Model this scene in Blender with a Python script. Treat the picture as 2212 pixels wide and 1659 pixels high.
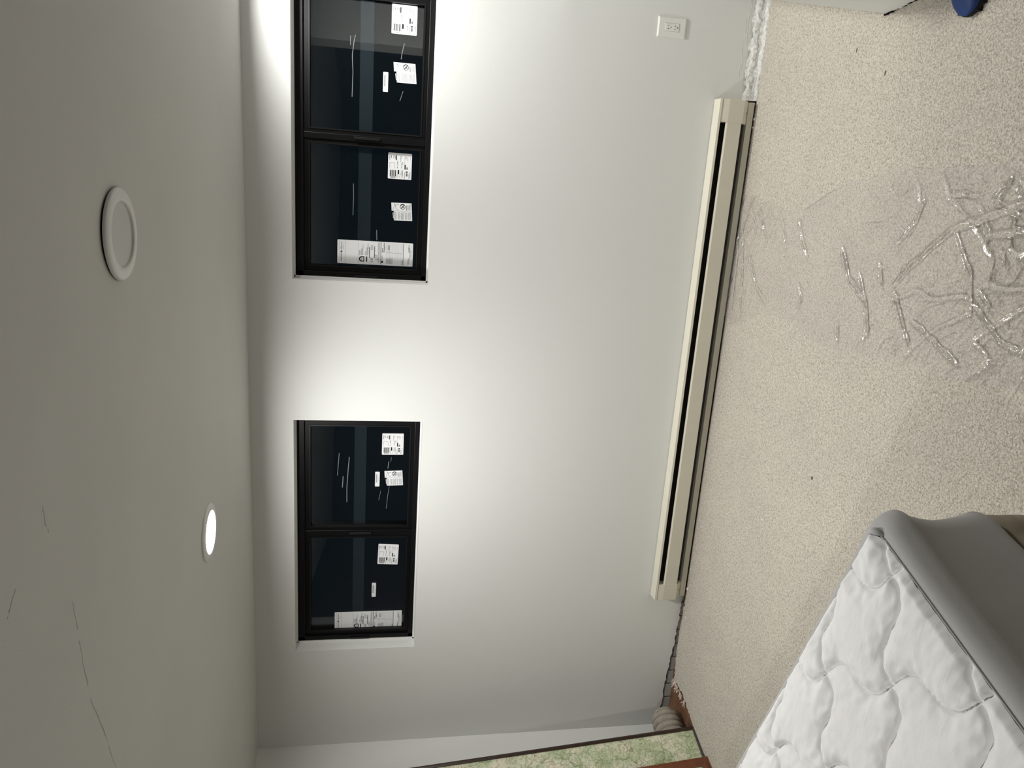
import bpy, bmesh, math, random
from mathutils import Vector, Matrix, noise as N

# ------------------------------------------------------------------ clear
for o in list(bpy.data.objects): bpy.data.objects.remove(o, do_unlink=True)
SC = bpy.context.scene
COL = SC.collection
random.seed(7)

# ------------------------------------------------------------------ camera (phone held upright, picture stored lying on its side)
CAM_LOC = Vector((0.25065, -3.64274, 1.80372))
RIGHT = Vector((0.96478, 0.26206, 0.02275))
DOWN = Vector((0.06812, -0.16536, -0.98388))
FWD = Vector((-0.25407, 0.95078, -0.17739))
cam_d = bpy.data.cameras.new('camera'); cam = bpy.data.objects.new('camera', cam_d); COL.objects.link(cam)
cam_d.sensor_fit = 'HORIZONTAL'; cam_d.sensor_width = 36.0; cam_d.lens = 36.0 * 1580.0 / 2212.0
cam_d.clip_start = 0.05; cam_d.clip_end = 100
M = Matrix.Identity(4)
for i in range(3):
    M[i][0] = DOWN[i]; M[i][1] = RIGHT[i]; M[i][2] = -FWD[i]; M[i][3] = CAM_LOC[i]
cam.matrix_world = M
SC.camera = cam

# ------------------------------------------------------------------ world (night outside), exposure
W = bpy.data.worlds.new('night'); SC.world = W; W.use_nodes = True
W.node_tree.nodes['Background'].inputs[0].default_value = (0.10, 0.22, 0.32, 1)
W.node_tree.nodes['Background'].inputs[1].default_value = 0.022
SC.view_settings.view_transform = 'Standard'; SC.view_settings.look = 'None'
SC.view_settings.gamma = 1.0; SC.view_settings.use_curve_mapping = False
SC.view_settings.exposure = 0.0
LAMP = 32.0             # watts of light from each lit downlight
SPREAD = 174            # their beam, degrees
LAMP_COL = (1.0, 0.985, 0.955)

# ------------------------------------------------------------------ helpers
def lerp(a, b, t): return a + (b - a) * t
def interp(x, pts):
    if x <= pts[0][0]: return pts[0][1]
    for (a, b), (c, d) in zip(pts, pts[1:]):
        if x <= c: return lerp(b, d, (x - a) / (c - a) if c > a else 0)
    return pts[-1][1]

class MB:
    def __init__(s): s.v = []; s.f = []; s.face = None
    def add(s, vs, fs):
        k = len(s.v); s.v += [tuple(p) for p in vs]; s.f += [tuple(i + k for i in f) for f in fs]; return s
    def quad(s, a, b, c, d): return s.add([a, b, c, d], [(0, 1, 2, 3)])
    def box(s, x0, x1, y0, y1, z0, z1):
        return s.add([(x0,y0,z0),(x1,y0,z0),(x1,y1,z0),(x0,y1,z0),(x0,y0,z1),(x1,y0,z1),(x1,y1,z1),(x0,y1,z1)],
                     [(0,3,2,1),(4,5,6,7),(0,1,5,4),(1,2,6,5),(2,3,7,6),(3,0,4,7)])
    def bbox(s, x0, x1, y0, y1, z0, z1, c):       # box with its front (-y) edges chamfered
        v = [(x0,y1,z0),(x1,y1,z0),(x1,y1,z1),(x0,y1,z1),(x0,y0+c,z0),(x1,y0+c,z0),(x1,y0+c,z1),(x0,y0+c,z1),
             (x0+c,y0,z0+c),(x1-c,y0,z0+c),(x1-c,y0,z1-c),(x0+c,y0,z1-c)]
        return s.add(v, [(0,3,2,1) if False else (3,2,1,0)[::-1][::-1], (0,1,5,4),(1,2,6,5),(2,3,7,6),(3,0,4,7),
                         (4,5,9,8),(5,6,10,9),(6,7,11,10),(7,4,8,11),(8,9,10,11)])
    def obox(s, o, a, b, c):                       # box from corner o along vectors a,b,c
        o, a, b, c = map(Vector, (o, a, b, c))
        return s.add([o, o+a, o+a+b, o+b, o+c, o+a+c, o+a+b+c, o+b+c],
                     [(0,3,2,1),(4,5,6,7),(0,1,5,4),(1,2,6,5),(2,3,7,6),(3,0,4,7)])
    def grid(s, rows, closed=False):
        n = len(rows[0]); vs = [p for r in rows for p in r]; fs = []
        for i in range(len(rows) - 1):
            for j in range(n if closed else n - 1):
                j2 = (j + 1) % n
                fs.append((i*n+j, i*n+j2, (i+1)*n+j2, (i+1)*n+j))
        return s.add(vs, fs)
    def prism_x(s, prof, x0, x1):                  # closed (y,z) profile extruded along x
        n = len(prof)
        vs = [(x0, y, z) for y, z in prof] + [(x1, y, z) for y, z in prof]
        fs = [(i, (i+1) % n, n + (i+1) % n, n + i) for i in range(n)] + [tuple(range(n))[::-1], tuple(range(n, 2*n))]
        return s.add(vs, fs)
    def sheet_x(s, prof, x0, x1, th):              # open (y,z) polyline bent from sheet metal, extruded along x
        out = []
        for i, (y, z) in enumerate(prof):
            a = prof[max(i-1, 0)]; b = prof[min(i+1, len(prof)-1)]
            t = Vector((b[0]-a[0], b[1]-a[1])).normalized(); out.append((y - t.y*th, z + t.x*th))
        return s.prism_x(prof + out[::-1], x0, x1)
    def prism_z(s, poly, z0, z1):
        n = len(poly)
        vs = [(x, y, z0) for x, y in poly] + [(x, y, z1) for x, y in poly]
        return s.add(vs, [(i, (i+1) % n, n+(i+1) % n, n+i) for i in range(n)] + [tuple(range(n))[::-1], tuple(range(n, 2*n))])
    def lathe(s, prof, n=64, cx=0, cy=0, cz=0):    # (r,z) profile about z
        rows = [[(cx + r*math.cos(2*math.pi*k/n), cy + r*math.sin(2*math.pi*k/n), cz + z) for k in range(n)] for r, z in prof]
        return s.grid(rows, True)
    def tube(s, pts, rad, n=10):
        rows = []
        for i, p in enumerate(pts):
            p = Vector(p); a = Vector(pts[max(i-1, 0)]); b = Vector(pts[min(i+1, len(pts)-1)])
            t = (b - a).normalized(); u = t.orthogonal() if abs(t.z) > .9 else t.cross(Vector((0,0,1)))
            u.normalize(); w = t.cross(u); r = rad[i] if isinstance(rad, (list, tuple)) else rad
            rows.append([p + u*r*math.cos(2*math.pi*k/n) + w*r*math.sin(2*math.pi*k/n) for k in range(n)])
        s.grid(rows, True)
        m = len(s.v); s.f += [tuple(range(m-n, m)), tuple(range(m-len(pts)*n, m-len(pts)*n+n))[::-1]]
        return s
    def mesh(s, name, mats, smooth=False):
        me = bpy.data.meshes.new(name); me.from_pydata(s.v, [], s.f); me.validate(); me.update()
        bm = bmesh.new(); bm.from_mesh(me); bmesh.ops.recalc_face_normals(bm, faces=bm.faces[:])
        if s.face is not None and sum((f.normal.dot(s.face)*f.calc_area() for f in bm.faces)) < 0: bmesh.ops.reverse_faces(bm, faces=bm.faces[:])
        bm.to_mesh(me); bm.free()
        for m in (mats if isinstance(mats, (list, tuple)) else [mats]): me.materials.append(m)
        if smooth: me.polygons.foreach_set('use_smooth', [True]*len(me.polygons))
        return me

def obj(name, mb, mat, parent=None, smooth=False, label=None, cat=None, group=None, kind=None, loc=None, recenter=False):
    me = mb.mesh(name, mat, smooth) if isinstance(mb, MB) else mb
    o = bpy.data.objects.new(name, me); COL.objects.link(o)
    if recenter and len(me.vertices):
        lo = [min(v.co[i] for v in me.vertices) for i in range(3)]; hi = [max(v.co[i] for v in me.vertices) for i in range(3)]
        c = Vector(((lo[0]+hi[0])/2, (lo[1]+hi[1])/2, lo[2])); me.transform(Matrix.Translation(-c)); o.location = c
    if loc is not None: o.location = loc
    if parent is not None: o.parent = parent
    tag(o, label, cat, group, kind); return o
def tag(o, label=None, cat=None, group=None, kind=None):
    if label: o['label'] = label
    if cat: o['category'] = cat
    if group: o['group'] = group
    if kind: o['kind'] = kind
    return o
def empty(name, loc, label=None, cat=None, group=None, kind=None):
    o = bpy.data.objects.new(name, None); COL.objects.link(o); o.location = loc; o.empty_display_size = .05
    return tag(o, label, cat, group, kind)
def shift(mb, d):
    mb.v = [(x - d[0], y - d[1], z - d[2]) for x, y, z in mb.v]; return mb
def bevel(o, w, seg=2):
    m = o.modifiers.new('bevel', 'BEVEL'); m.width = w; m.segments = seg; m.limit_method = 'ANGLE'; m.angle_limit = .6; return o

# ------------------------------------------------------------------ materials
def mat(name, col, rough=.6, spec=.4, metal=0.0, noise=None, bump=None, tint=None):
    """noise=(scale, amount) colour mottling; bump=(scale, strength, distance, detail); tint=second colour"""
    m = bpy.data.materials.new(name); m.use_nodes = True; nt = m.node_tree; b = nt.nodes['Principled BSDF']
    b.inputs['Base Color'].default_value = (*col, 1); b.inputs['Roughness'].default_value = rough
    b.inputs['Specular IOR Level'].default_value = spec; b.inputs['Metallic'].default_value = metal
    tc = nt.nodes.new('ShaderNodeTexCoord')
    if noise:
        n = nt.nodes.new('ShaderNodeTexNoise'); n.inputs['Scale'].default_value = noise[0]; n.inputs['Detail'].default_value = 5
        r = nt.nodes.new('ShaderNodeValToRGB'); r.color_ramp.elements[0].position = .3; r.color_ramp.elements[1].position = .7
        c2 = tint or tuple(max(0, c*(1-noise[1])) for c in col)
        r.color_ramp.elements[0].color = (*c2, 1); r.color_ramp.elements[1].color = (*col, 1)
        nt.links.new(tc.outputs['Object'], n.inputs['Vector']); nt.links.new(n.outputs['Fac'], r.inputs['Fac']); nt.links.new(r.outputs['Color'], b.inputs['Base Color'])
    if bump:
        n = nt.nodes.new('ShaderNodeTexNoise'); n.inputs['Scale'].default_value = bump[0]; n.inputs['Detail'].default_value = bump[3] if len(bump) > 3 else 3
        bp = nt.nodes.new('ShaderNodeBump'); bp.inputs['Strength'].default_value = bump[1]; bp.inputs['Distance'].default_value = bump[2]
        nt.links.new(tc.outputs['Object'], n.inputs['Vector']); nt.links.new(n.outputs['Fac'], bp.inputs['Height']); nt.links.new(bp.outputs['Normal'], b.inputs['Normal'])
    return m

m_wall = mat('wall_paint', (.79, .80, .78), .5, .35, noise=(1.3, .03), bump=(260, .12, .002, 4))
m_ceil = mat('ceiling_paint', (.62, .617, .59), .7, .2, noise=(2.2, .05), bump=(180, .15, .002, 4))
m_crack = mat('crack_grey', (.44, .435, .41), .8, .1)  # plain darker off-white for the hairline crack strips
m_sub = mat('subfloor_wood', (.23, .12, .065), .7, .3, noise=(14, .45), bump=(60, .3, .003))
m_brick = mat('painted_brick', (.56, .56, .54), .8, .2, noise=(40, .3), bump=(120, .6, .003))
m_plaster = mat('rough_plaster', (.86, .86, .84), .7, .3, noise=(60, .25), bump=(120, .8, .004))
m_black = mat('black_frame', (.003, .003, .0035), .42, .22)
m_wall_dark = mat('unseen_wall_dark', (.10, .06, .04), .5, .3, noise=(6, .35))  # invented dark brown for the unseen walls, soaks up bounce light
m_gasket = mat('black_gasket', (.006, .006, .0065), .4, .35)
m_white_pl = mat('white_plastic', (.82, .82, .79), .35, .5)
m_trim = mat('trim_white', (.80, .80, .78), .4, .5)
m_diff_off = mat('diffuser_unlit', (.62, .62, .60), .45, .4)
m_dark = mat('slot_dark', (.006, .006, .006), .8, .1)
m_heater = mat('cream_enamel', (.74, .71, .60), .38, .5, noise=(9, .05))
m_heater_in = mat('heater_inside', (.014, .0135, .012), .6, .3)
m_paper = mat('sticker_paper', (.83, .84, .85), .55, .3)
m_ink = mat('ink_black', (.012, .012, .014), .6, .2)
m_ink2 = mat('ink_grey', (.16, .165, .175), .6, .2)
m_ink3 = mat('ink_light', (.42, .43, .45), .6, .2)
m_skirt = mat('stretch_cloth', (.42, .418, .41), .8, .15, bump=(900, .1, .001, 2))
m_base = mat('box_spring_cloth', (.33, .29, .22), .9, .1, noise=(40, .2), bump=(300, .2, .002))
m_frame_dk = mat('dark_walnut', (.045, .022, .014), .35, .5, noise=(30, .4))
m_frame_rd = mat('red_mahogany', (.20, .060, .024), .32, .5, noise=(22, .35))
m_roll = mat('beige_cloth', (.40, .355, .30), .9, .1, noise=(30, .25), bump=(250, .4, .002))
m_blue = mat('blue_rubber', (.007, .036, .155), .5, .35, noise=(50, .2), bump=(200, .15, .001))
m_sole = mat('black_sole', (.012, .012, .014), .7, .2)
m_chip_w = mat('plaster_chip', (.85, .84, .80), .6, .3)
m_chip_d = mat('dark_lint', (.16, .135, .105), .9, .1)
m_chip_b = mat('blue_chip', (.05, .10, .35), .5, .3)
m_fray = mat('carpet_backing', (.72, .62, .54), .9, .1)

# carpet: short twisted pile
m_carpet = bpy.data.materials.new('beige_carpet'); m_carpet.use_nodes = True
nt = m_carpet.node_tree; b = nt.nodes['Principled BSDF']; b.inputs['Roughness'].default_value = .95; b.inputs['Specular IOR Level'].default_value = .1
b.inputs['Sheen Weight'].default_value = .25
tc = nt.nodes.new('ShaderNodeTexCoord')
n1 = nt.nodes.new('ShaderNodeTexNoise'); n1.inputs['Scale'].default_value = 150; n1.inputs['Detail'].default_value = 3; n1.inputs['Distortion'].default_value = 1.0
n2 = nt.nodes.new('ShaderNodeTexNoise'); n2.inputs['Scale'].default_value = 2.6; n2.inputs['Detail'].default_value = 4
r1 = nt.nodes.new('ShaderNodeValToRGB'); r1.color_ramp.elements[0].position = .33; r1.color_ramp.elements[1].position = .56
r1.color_ramp.elements[0].color = (.36, .325, .27, 1); r1.color_ramp.elements[1].color = (.69, .645, .565, 1)
r2 = nt.nodes.new('ShaderNodeValToRGB'); r2.color_ramp.elements[0].position = .35; r2.color_ramp.elements[1].position = .65
r2.color_ramp.elements[0].color = (.94, .93, .93, 1); r2.color_ramp.elements[1].color = (1, 1, .985, 1)
mx = nt.nodes.new('ShaderNodeMix'); mx.data_type = 'RGBA'; mx.blend_type = 'MULTIPLY'; mx.inputs[0].default_value = 1
bp = nt.nodes.new('ShaderNodeBump'); bp.inputs['Strength'].default_value = .9; bp.inputs['Distance'].default_value = .006
for n in (n1, n2): nt.links.new(tc.outputs['Object'], n.inputs['Vector'])
nt.links.new(n1.outputs['Fac'], r1.inputs['Fac']); nt.links.new(n2.outputs['Fac'], r2.inputs['Fac'])
nt.links.new(r1.outputs['Color'], mx.inputs[6]); nt.links.new(r2.outputs['Color'], mx.inputs[7]); nt.links.new(mx.outputs[2], b.inputs['Base Color'])
nt.links.new(n1.outputs['Fac'], bp.inputs['Height']); nt.links.new(bp.outputs['Normal'], b.inputs['Normal'])

# quilted cotton
m_quilt = bpy.data.materials.new('quilted_cotton'); m_quilt.use_nodes = True
nt = m_quilt.node_tree; b = nt.nodes['Principled BSDF']; b.inputs['Base Color'].default_value = (.76, .76, .755, 1); b.inputs['Roughness'].default_value = .85
b.inputs['Specular IOR Level'].default_value = .15
tc = nt.nodes.new('ShaderNodeTexCoord'); mp = nt.nodes.new('ShaderNodeMapping'); mp.inputs['Scale'].default_value = (1, 3.5, 1); mp.inputs['Rotation'].default_value = (0, 0, .75)
n1 = nt.nodes.new('ShaderNodeTexNoise'); n1.inputs['Scale'].default_value = 9; n1.inputs['Detail'].default_value = 4; n1.inputs['Distortion'].default_value = .8
bp = nt.nodes.new('ShaderNodeBump'); bp.inputs['Strength'].default_value = .22; bp.inputs['Distance'].default_value = .012
nt.links.new(tc.outputs['Object'], mp.inputs['Vector']); nt.links.new(mp.outputs['Vector'], n1.inputs['Vector'])
nt.links.new(n1.outputs['Fac'], bp.inputs['Height']); nt.links.new(bp.outputs['Normal'], b.inputs['Normal'])

# glass / films
def film_mat(name, haze, hcol, gloss, rough, bumpv=None):
    m = bpy.data.materials.new(name); m.use_nodes = True; nt = m.node_tree; nt.nodes.clear()
    out = nt.nodes.new('ShaderNodeOutputMaterial'); tr = nt.nodes.new('ShaderNodeBsdfTransparent')
    df = nt.nodes.new('ShaderNodeBsdfDiffuse'); df.inputs['Color'].default_value = (*hcol, 1)
    gl = nt.nodes.new('ShaderNodeBsdfGlossy'); gl.inputs['Roughness'].default_value = rough; gl.inputs['Color'].default_value = (1, 1, 1, 1)
    a = nt.nodes.new('ShaderNodeMixShader'); a.inputs[0].default_value = haze
    c = nt.nodes.new('ShaderNodeMixShader')
    fr = nt.nodes.new('ShaderNodeFresnel'); fr.inputs['IOR'].default_value = gloss
    nt.links.new(tr.outputs[0], a.inputs[1]); nt.links.new(df.outputs[0], a.inputs[2])
    nt.links.new(a.outputs[0], c.inputs[1]); nt.links.new(gl.outputs[0], c.inputs[2]); nt.links.new(fr.outputs[0], c.inputs[0]); nt.links.new(c.outputs[0], out.inputs[0])
    if bumpv:
        t = nt.nodes.new('ShaderNodeTexCoord'); n = nt.nodes.new('ShaderNodeTexNoise'); n.inputs['Scale'].default_value = bumpv[0]; n.inputs['Detail'].default_value = 4
        bb = nt.nodes.new('ShaderNodeBump'); bb.inputs['Strength'].default_value = bumpv[1]; bb.inputs['Distance'].default_value = bumpv[2]
        nt.links.new(t.outputs['Object'], n.inputs['Vector']); nt.links.new(n.outputs['Fac'], bb.inputs['Height'])
        nt.links.new(bb.outputs['Normal'], gl.inputs['Normal']); nt.links.new(bb.outputs['Normal'], fr.inputs['Normal'])
    return m
m_glass = film_mat('window_glass', .0, (0, 0, 0), 1.6, .0)
m_film = film_mat('glass_film', .0025, (.62, .85, 1.0), 1.06, .25)
m_film2 = film_mat('glass_film_lap', .016, (.62, .85, 1.0), 1.06, .25)
m_crease = mat('film_crease', (.20, .22, .24), .4, .5)
m_plastic = film_mat('clear_sheeting', .06, (.95, .94, 1.0), 1.55, .15, (50, .22, .008))

# printed relief map
m_map = bpy.data.materials.new('printed_map'); m_map.use_nodes = True
nt = m_map.node_tree; b = nt.nodes['Principled BSDF']; b.inputs['Roughness'].default_value = .35
tc = nt.nodes.new('ShaderNodeTexCoord')
n1 = nt.nodes.new('ShaderNodeTexNoise'); n1.inputs['Scale'].default_value = 7; n1.inputs['Detail'].default_value = 6
r1 = nt.nodes.new('ShaderNodeValToRGB'); e = r1.color_ramp.elements
e[0].position = .34; e[0].color = (.46, .54, .34, 1); e[1].position = .66; e[1].color = (.82, .75, .60, 1)
x = r1.color_ramp.elements.new(.45); x.color = (.58, .64, .44, 1); x = r1.color_ramp.elements.new(.54); x.color = (.73, .73, .57, 1)
n2 = nt.nodes.new('ShaderNodeTexNoise'); n2.inputs['Scale'].default_value = 34; n2.inputs['Detail'].default_value = 7; n2.inputs['Distortion'].default_value = 2.2
r2 = nt.nodes.new('ShaderNodeValToRGB'); e = r2.color_ramp.elements
e[0].position = .40; e[0].color = (.62, .62, .50, 1); e[1].position = .56; e[1].color = (1, 1, 1, 1)
v = nt.nodes.new('ShaderNodeTexVoronoi'); v.feature = 'DISTANCE_TO_EDGE'; v.inputs['Scale'].default_value = 9
mpn = nt.nodes.new('ShaderNodeMix'); mpn.data_type = 'RGBA'; mpn.blend_type = 'LINEAR_LIGHT'; mpn.inputs[0].default_value = .12
r3 = nt.nodes.new('ShaderNodeValToRGB'); e = r3.color_ramp.elements; e[0].position = .008; e[0].color = (.42, .46, .40, 1); e[1].position = .03; e[1].color = (1, 1, 1, 1)
ma = nt.nodes.new('ShaderNodeMix'); ma.data_type = 'RGBA'; ma.blend_type = 'MULTIPLY'; ma.inputs[0].default_value = .9
mb_ = nt.nodes.new('ShaderNodeMix'); mb_.data_type = 'RGBA'; mb_.blend_type = 'MULTIPLY'; mb_.inputs[0].default_value = .8
for q in (n1, n2): nt.links.new(tc.outputs['Object'], q.inputs['Vector'])
nt.links.new(tc.outputs['Object'], mpn.inputs[6]); nt.links.new(n1.outputs['Color'], mpn.inputs[7]); nt.links.new(mpn.outputs[2], v.inputs['Vector'])
nt.links.new(n1.outputs['Fac'], r1.inputs['Fac']); nt.links.new(n2.outputs['Fac'], r2.inputs['Fac']); nt.links.new(v.outputs['Distance'], r3.inputs['Fac'])
nt.links.new(r1.outputs['Color'], ma.inputs[6]); nt.links.new(r2.outputs['Color'], ma.inputs[7])
nt.links.new(ma.outputs[2], mb_.inputs[6]); nt.links.new(r3.outputs['Color'], mb_.inputs[7]); nt.links.new(mb_.outputs[2], b.inputs['Base Color'])

# lit lamp disc
m_lit = bpy.data.materials.new('diffuser_lit'); m_lit.use_nodes = True
b = m_lit.node_tree.nodes['Principled BSDF']; b.inputs['Emission Color'].default_value = (*LAMP_COL, 1); b.inputs['Emission Strength'].default_value = 14

# ------------------------------------------------------------------ room shell
HC = 2.44                                   # ceiling height
D = Vector((-.26, -.9656)).normalized()     # run of the side walls (not square to the window wall)
NL = Vector((-D.y, D.x))                    # into the room from the left wall
WL, WT, WB = 1.339, 2.230, 1.5806           # window opening width, head, sill
WX = (-2.2759, -0.2256)                     # left edges of the two openings
XR = 3.33
p_l1 = Vector((-2.9, 0)) + D*6.2
p_r1 = p_l1 + NL*6.1

m = MB()
poly = [(-2.9-.1, .25), (XR+.1, .25), (p_r1.x+.15, p_r1.y-.1), (p_l1.x-.15, p_l1.y-.1)]
m.prism_z(poly, -.06, -.012); floor = obj('floor', m, m_sub, kind='structure', label='brown wooden subfloor showing beside the cut carpet')
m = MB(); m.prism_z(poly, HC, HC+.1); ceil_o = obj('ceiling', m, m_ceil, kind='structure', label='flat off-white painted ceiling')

mc = MB()
for ln in ([(-.66,-2.122),(-.749,-2.108),(-.836,-2.10),(-.956,-2.071),(-1.113,-2.007),(-1.226,-1.971),(-1.4,-1.93)], [(-.54,-2.385),(-.518,-2.362),(-.495,-2.338)], [(-.399,-2.211),(-.435,-2.209),(-.46,-2.197)]):
    for (a, c), (a2, c2) in zip(ln, ln[1:]):
        for k in range(6):
            p0 = Vector((a, c)).lerp(Vector((a2, c2)), k/6) + Vector((0, (random.random()-.5)*.008)); p1 = Vector((a, c)).lerp(Vector((a2, c2)), (k+1)/6); nn = Vector((-(p1-p0).y, (p1-p0).x)).normalized()*random.uniform(.0004, .0014)
            if random.random() < .8: mc.quad((*(p0+nn), HC-.0004), (*(p1+nn), HC-.0004), (*(p1-nn), HC-.0004), (*(p0-nn), HC-.0004))
obj('hairline_crack', mc, m_crack, ceil_o, label='faint hairline cracks')

# window wall: front skin with two openings, reveals, ragged lower edge of the plasterboard
m = MB()
xs = [-2.9, WX[0], WX[0]+WL, WX[1], WX[1]+WL, XR]; zs = [.12, WB, WT, HC]
for i in range(5):
    for j in range(3):
        if j == 1 and i in (1, 3): continue
        m.quad((xs[i],0,zs[j]), (xs[i+1],0,zs[j]), (xs[i+1],0,zs[j+1]), (xs[i],0,zs[j+1]))
for x0 in WX:
    x1 = x0 + WL; r = .006; y2 = .20
    m.quad((x0,0,WB),(x1,0,WB),(x1,y2,WB),(x0,y2,WB)); m.quad((x0,0,WT),(x1,0,WT),(x1,y2,WT),(x0,y2,WT))
    m.quad((x0,0,WB),(x0,0,WT),(x0,y2,WT),(x0,y2,WB)); m.quad((x1,0,WB),(x1,0,WT),(x1,y2,WT),(x1,y2,WB))
ZB = [(-2.9,.046),(-2.78,.043),(-2.686,.040),(-2.603,.038),(-2.538,.032),(-2.40,.020),(-2.366,.016),(-2.232,.008),(-2.1,.003),(-1.95,.0),(.74,.03),(.79,.055),(.97,.055),(1.12,.05),(1.24,.045),(1.4,.0),(XR,0)]
xx = -2.9; row = []
while xx < XR:
    j = (random.random()-.5)*.009 if xx < -1.9 or .7 < xx < 1.3 else 0
    row.append((xx, max(-.01, interp(xx, ZB) + j))); xx += .016 if (xx < -1.9 or .7 < xx < 1.3) else .2
row.append((XR, 0))
m.grid([[(x, 0, .12) for x, z in row], [(x, 0, z) for x, z in row], [(x, .012, z) for x, z in row], [(x, .012, z+.03) for x, z in row]])
m.box(-2.9, XR, .19, .22, .1, WB-.01); m.box(-2.9, XR, .06, .22, 0, .1)
wall_back = obj('wall_back', m, m_wall, kind='structure', label='white window wall with two dark slider windows')
# row of painted brick ends under the plasterboard where the skirting is missing
bk = MB(); bk.bbox(0, .0885, 0, .05, 0, 1, .003)
bk.v = [(x, y, min(1, max(0, z))) for x, y, z in bk.v]; bk_me = bk.mesh('brick', m_brick)
for x in [-2.9 + .0945*k + .004 for k in range(10)] + [.765 + .0945*k for k in range(5)]:
    o = obj('brick', bk_me, None, wall_back, loc=(x, .004 + random.random()*.003, -.012))
    o.scale = (1, 1, .012 + max(.002, min(interp(x, ZB), interp(x+.09, ZB)) - .009))
m = MB()                                                # lumpy white filler where the skirting came off
rows = []
prof = [(-.001,.066),(-.004,.056),(-.010,.048),(-.013,.036),(-.012,.024),(-.016,.012),(-.026,.004),(-.030,-.004)]
for k in range(111):
    x = .765 + k*.0042; r = []
    for q, (y, z) in enumerate(prof):
        a = N.noise(Vector((x*26, q*.55, 3.1))); c = N.noise(Vector((x*90, q*1.4, 8.7)))
        r.append((x, y + a*.007 + c*.004 - .001, z + (a*.010 + c*.004)*(1 if q < 7 else 0)))
    rows.append(r)
m.grid(rows); obj('plaster_fillet', m, m_plaster, wall_back, smooth=False, label='rough white filler along the foot of the wall')
m = MB()                                                # trowel drips above it
for k in range(9):
    x = .80 + .05*k + random.random()*.02; z = .07 + random.random()*.03; l = .03 + random.random()*.03
    m.obox((x, -.0008, z), (l*1.8, 0, .002), (0, .002, 0), (0, 0, .0018))
obj('plaster_smear', m, m_plaster, wall_back)

def wall_strip(name, a, bb, th, side, label, mt=None, z0=-.012):
    a, bb = Vector(a), Vector(bb); n = Vector((-(bb-a).y, (bb-a).x)).normalized()*th*side
    mm = MB(); mm.prism_z([a, bb, bb+n, a+n], z0, HC); return obj(name, mm, mt or m_wall, kind='structure', label=label)
p_lm = Vector((-2.9, 0)) + D*1.9
wall_strip('wall_left', (-2.9, 0.0), p_lm, .1, -1, 'white side wall behind the leaning framed maps')
wall_strip('wall_left_dark', p_lm, p_l1, .1, -1, 'unseen side wall beyond the framed maps, made dark brown to cut bounce light', m_wall_dark)  # unseen stretch, darkened to dim its reflection in the panes and the bounce
wall_strip('wall_rear', p_l1, p_r1, .1, -1, 'unseen wall at the far end of the room, made dark brown to cut bounce light', m_wall_dark)
wall_strip('wall_alcove', p_r1, (XR, 0), .1, -1, 'unseen outer wall past the low partition, made dark brown to cut bounce light', m_wall_dark)
wall_strip('wall_entry', (1.16, -1.62), (3.05, -2.129), .12, -1, 'white cross wall beyond the low partition', z0=.001)
m = MB()
STUB = [(1.232, 0), (.975, -.953), (.978, -1.04), (.990, -1.121), (1.12, -1.135), (1.20, -1.04), (1.44, 0)]
m.prism_z(STUB, .001, .95)
wall_right = obj('wall_right', m, m_wall, kind='structure', label='low white partition wall with unfinished foot')
m = MB()
for k in range(14):
    t = k/13; x = lerp(.973, .992, t); y = lerp(-.95, -1.125, t)
    m.box(x-.003-random.random()*.003, x+.006, y-.006, y+.005, -.001, .003+random.random()*.006)
obj('ragged_edge', m, m_dark, wall_right)

# ------------------------------------------------------------------ carpet
edge = []
def jag(a, bb, n, amp):
    a, bb = Vector(a), Vector(bb); d = (bb-a).normalized(); q = Vector((-d.y, d.x)); out = []
    for k in range(n): out.append(tuple(a.lerp(bb, k/n) + q*(random.random()-.5)*amp))
    return out
c0 = Vector((-2.626, -.351)); c1 = c0 + D*5.75
edge += jag((-2.553, -.04), (-2.345, -.014), 14, .014) + jag((-2.345, -.014), (-2.0, -.030), 18, .012) + jag((-2.0, -.03), (.76, -.024), 40, .004)
edge += jag((.76, -.024), (1.215, -.027), 26, .012) + [(1.2255, -.0275), (.9745, -.953), (.9775, -1.04), (.9895, -1.1215), (1.12, -1.136), (1.201, -1.04), (1.436, -.02), (XR-.02, -.02), (p_r1.x-.03, p_r1.y+.05), tuple(c1)] + jag(c1, c0, 60, .01) + jag(c0, (-2.553, -.18), 14, .012) + jag((-2.553, -.18), (-2.553, -.04), 9, .02)
m = MB(); n = len(edge)
m.prism_z(edge, -.012, 0.0)
carpet = obj('carpet', m, m_carpet, label='beige short pile carpet with a frayed cut edge', cat='carpet')
m = MB()
for k in range(26):
    t = random.random(); base = Vector((-2.553, -.02)).lerp(Vector((-2.575, -.22)), t); a = random.uniform(2.3, 4.2); L = random.uniform(.015, .05)
    e1 = Vector((math.cos(a)*L, math.sin(a)*L*.8 + .01)); w = .0025 + random.random()*.004
    m.obox((base.x, base.y, -.002), (e1.x, e1.y, .004 + random.random()*.006), (0, w, 0), (0, 0, .003))
obj('frayed_backing', m, m_fray, carpet, label='cream torn fibres at the carpet corner')

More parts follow.
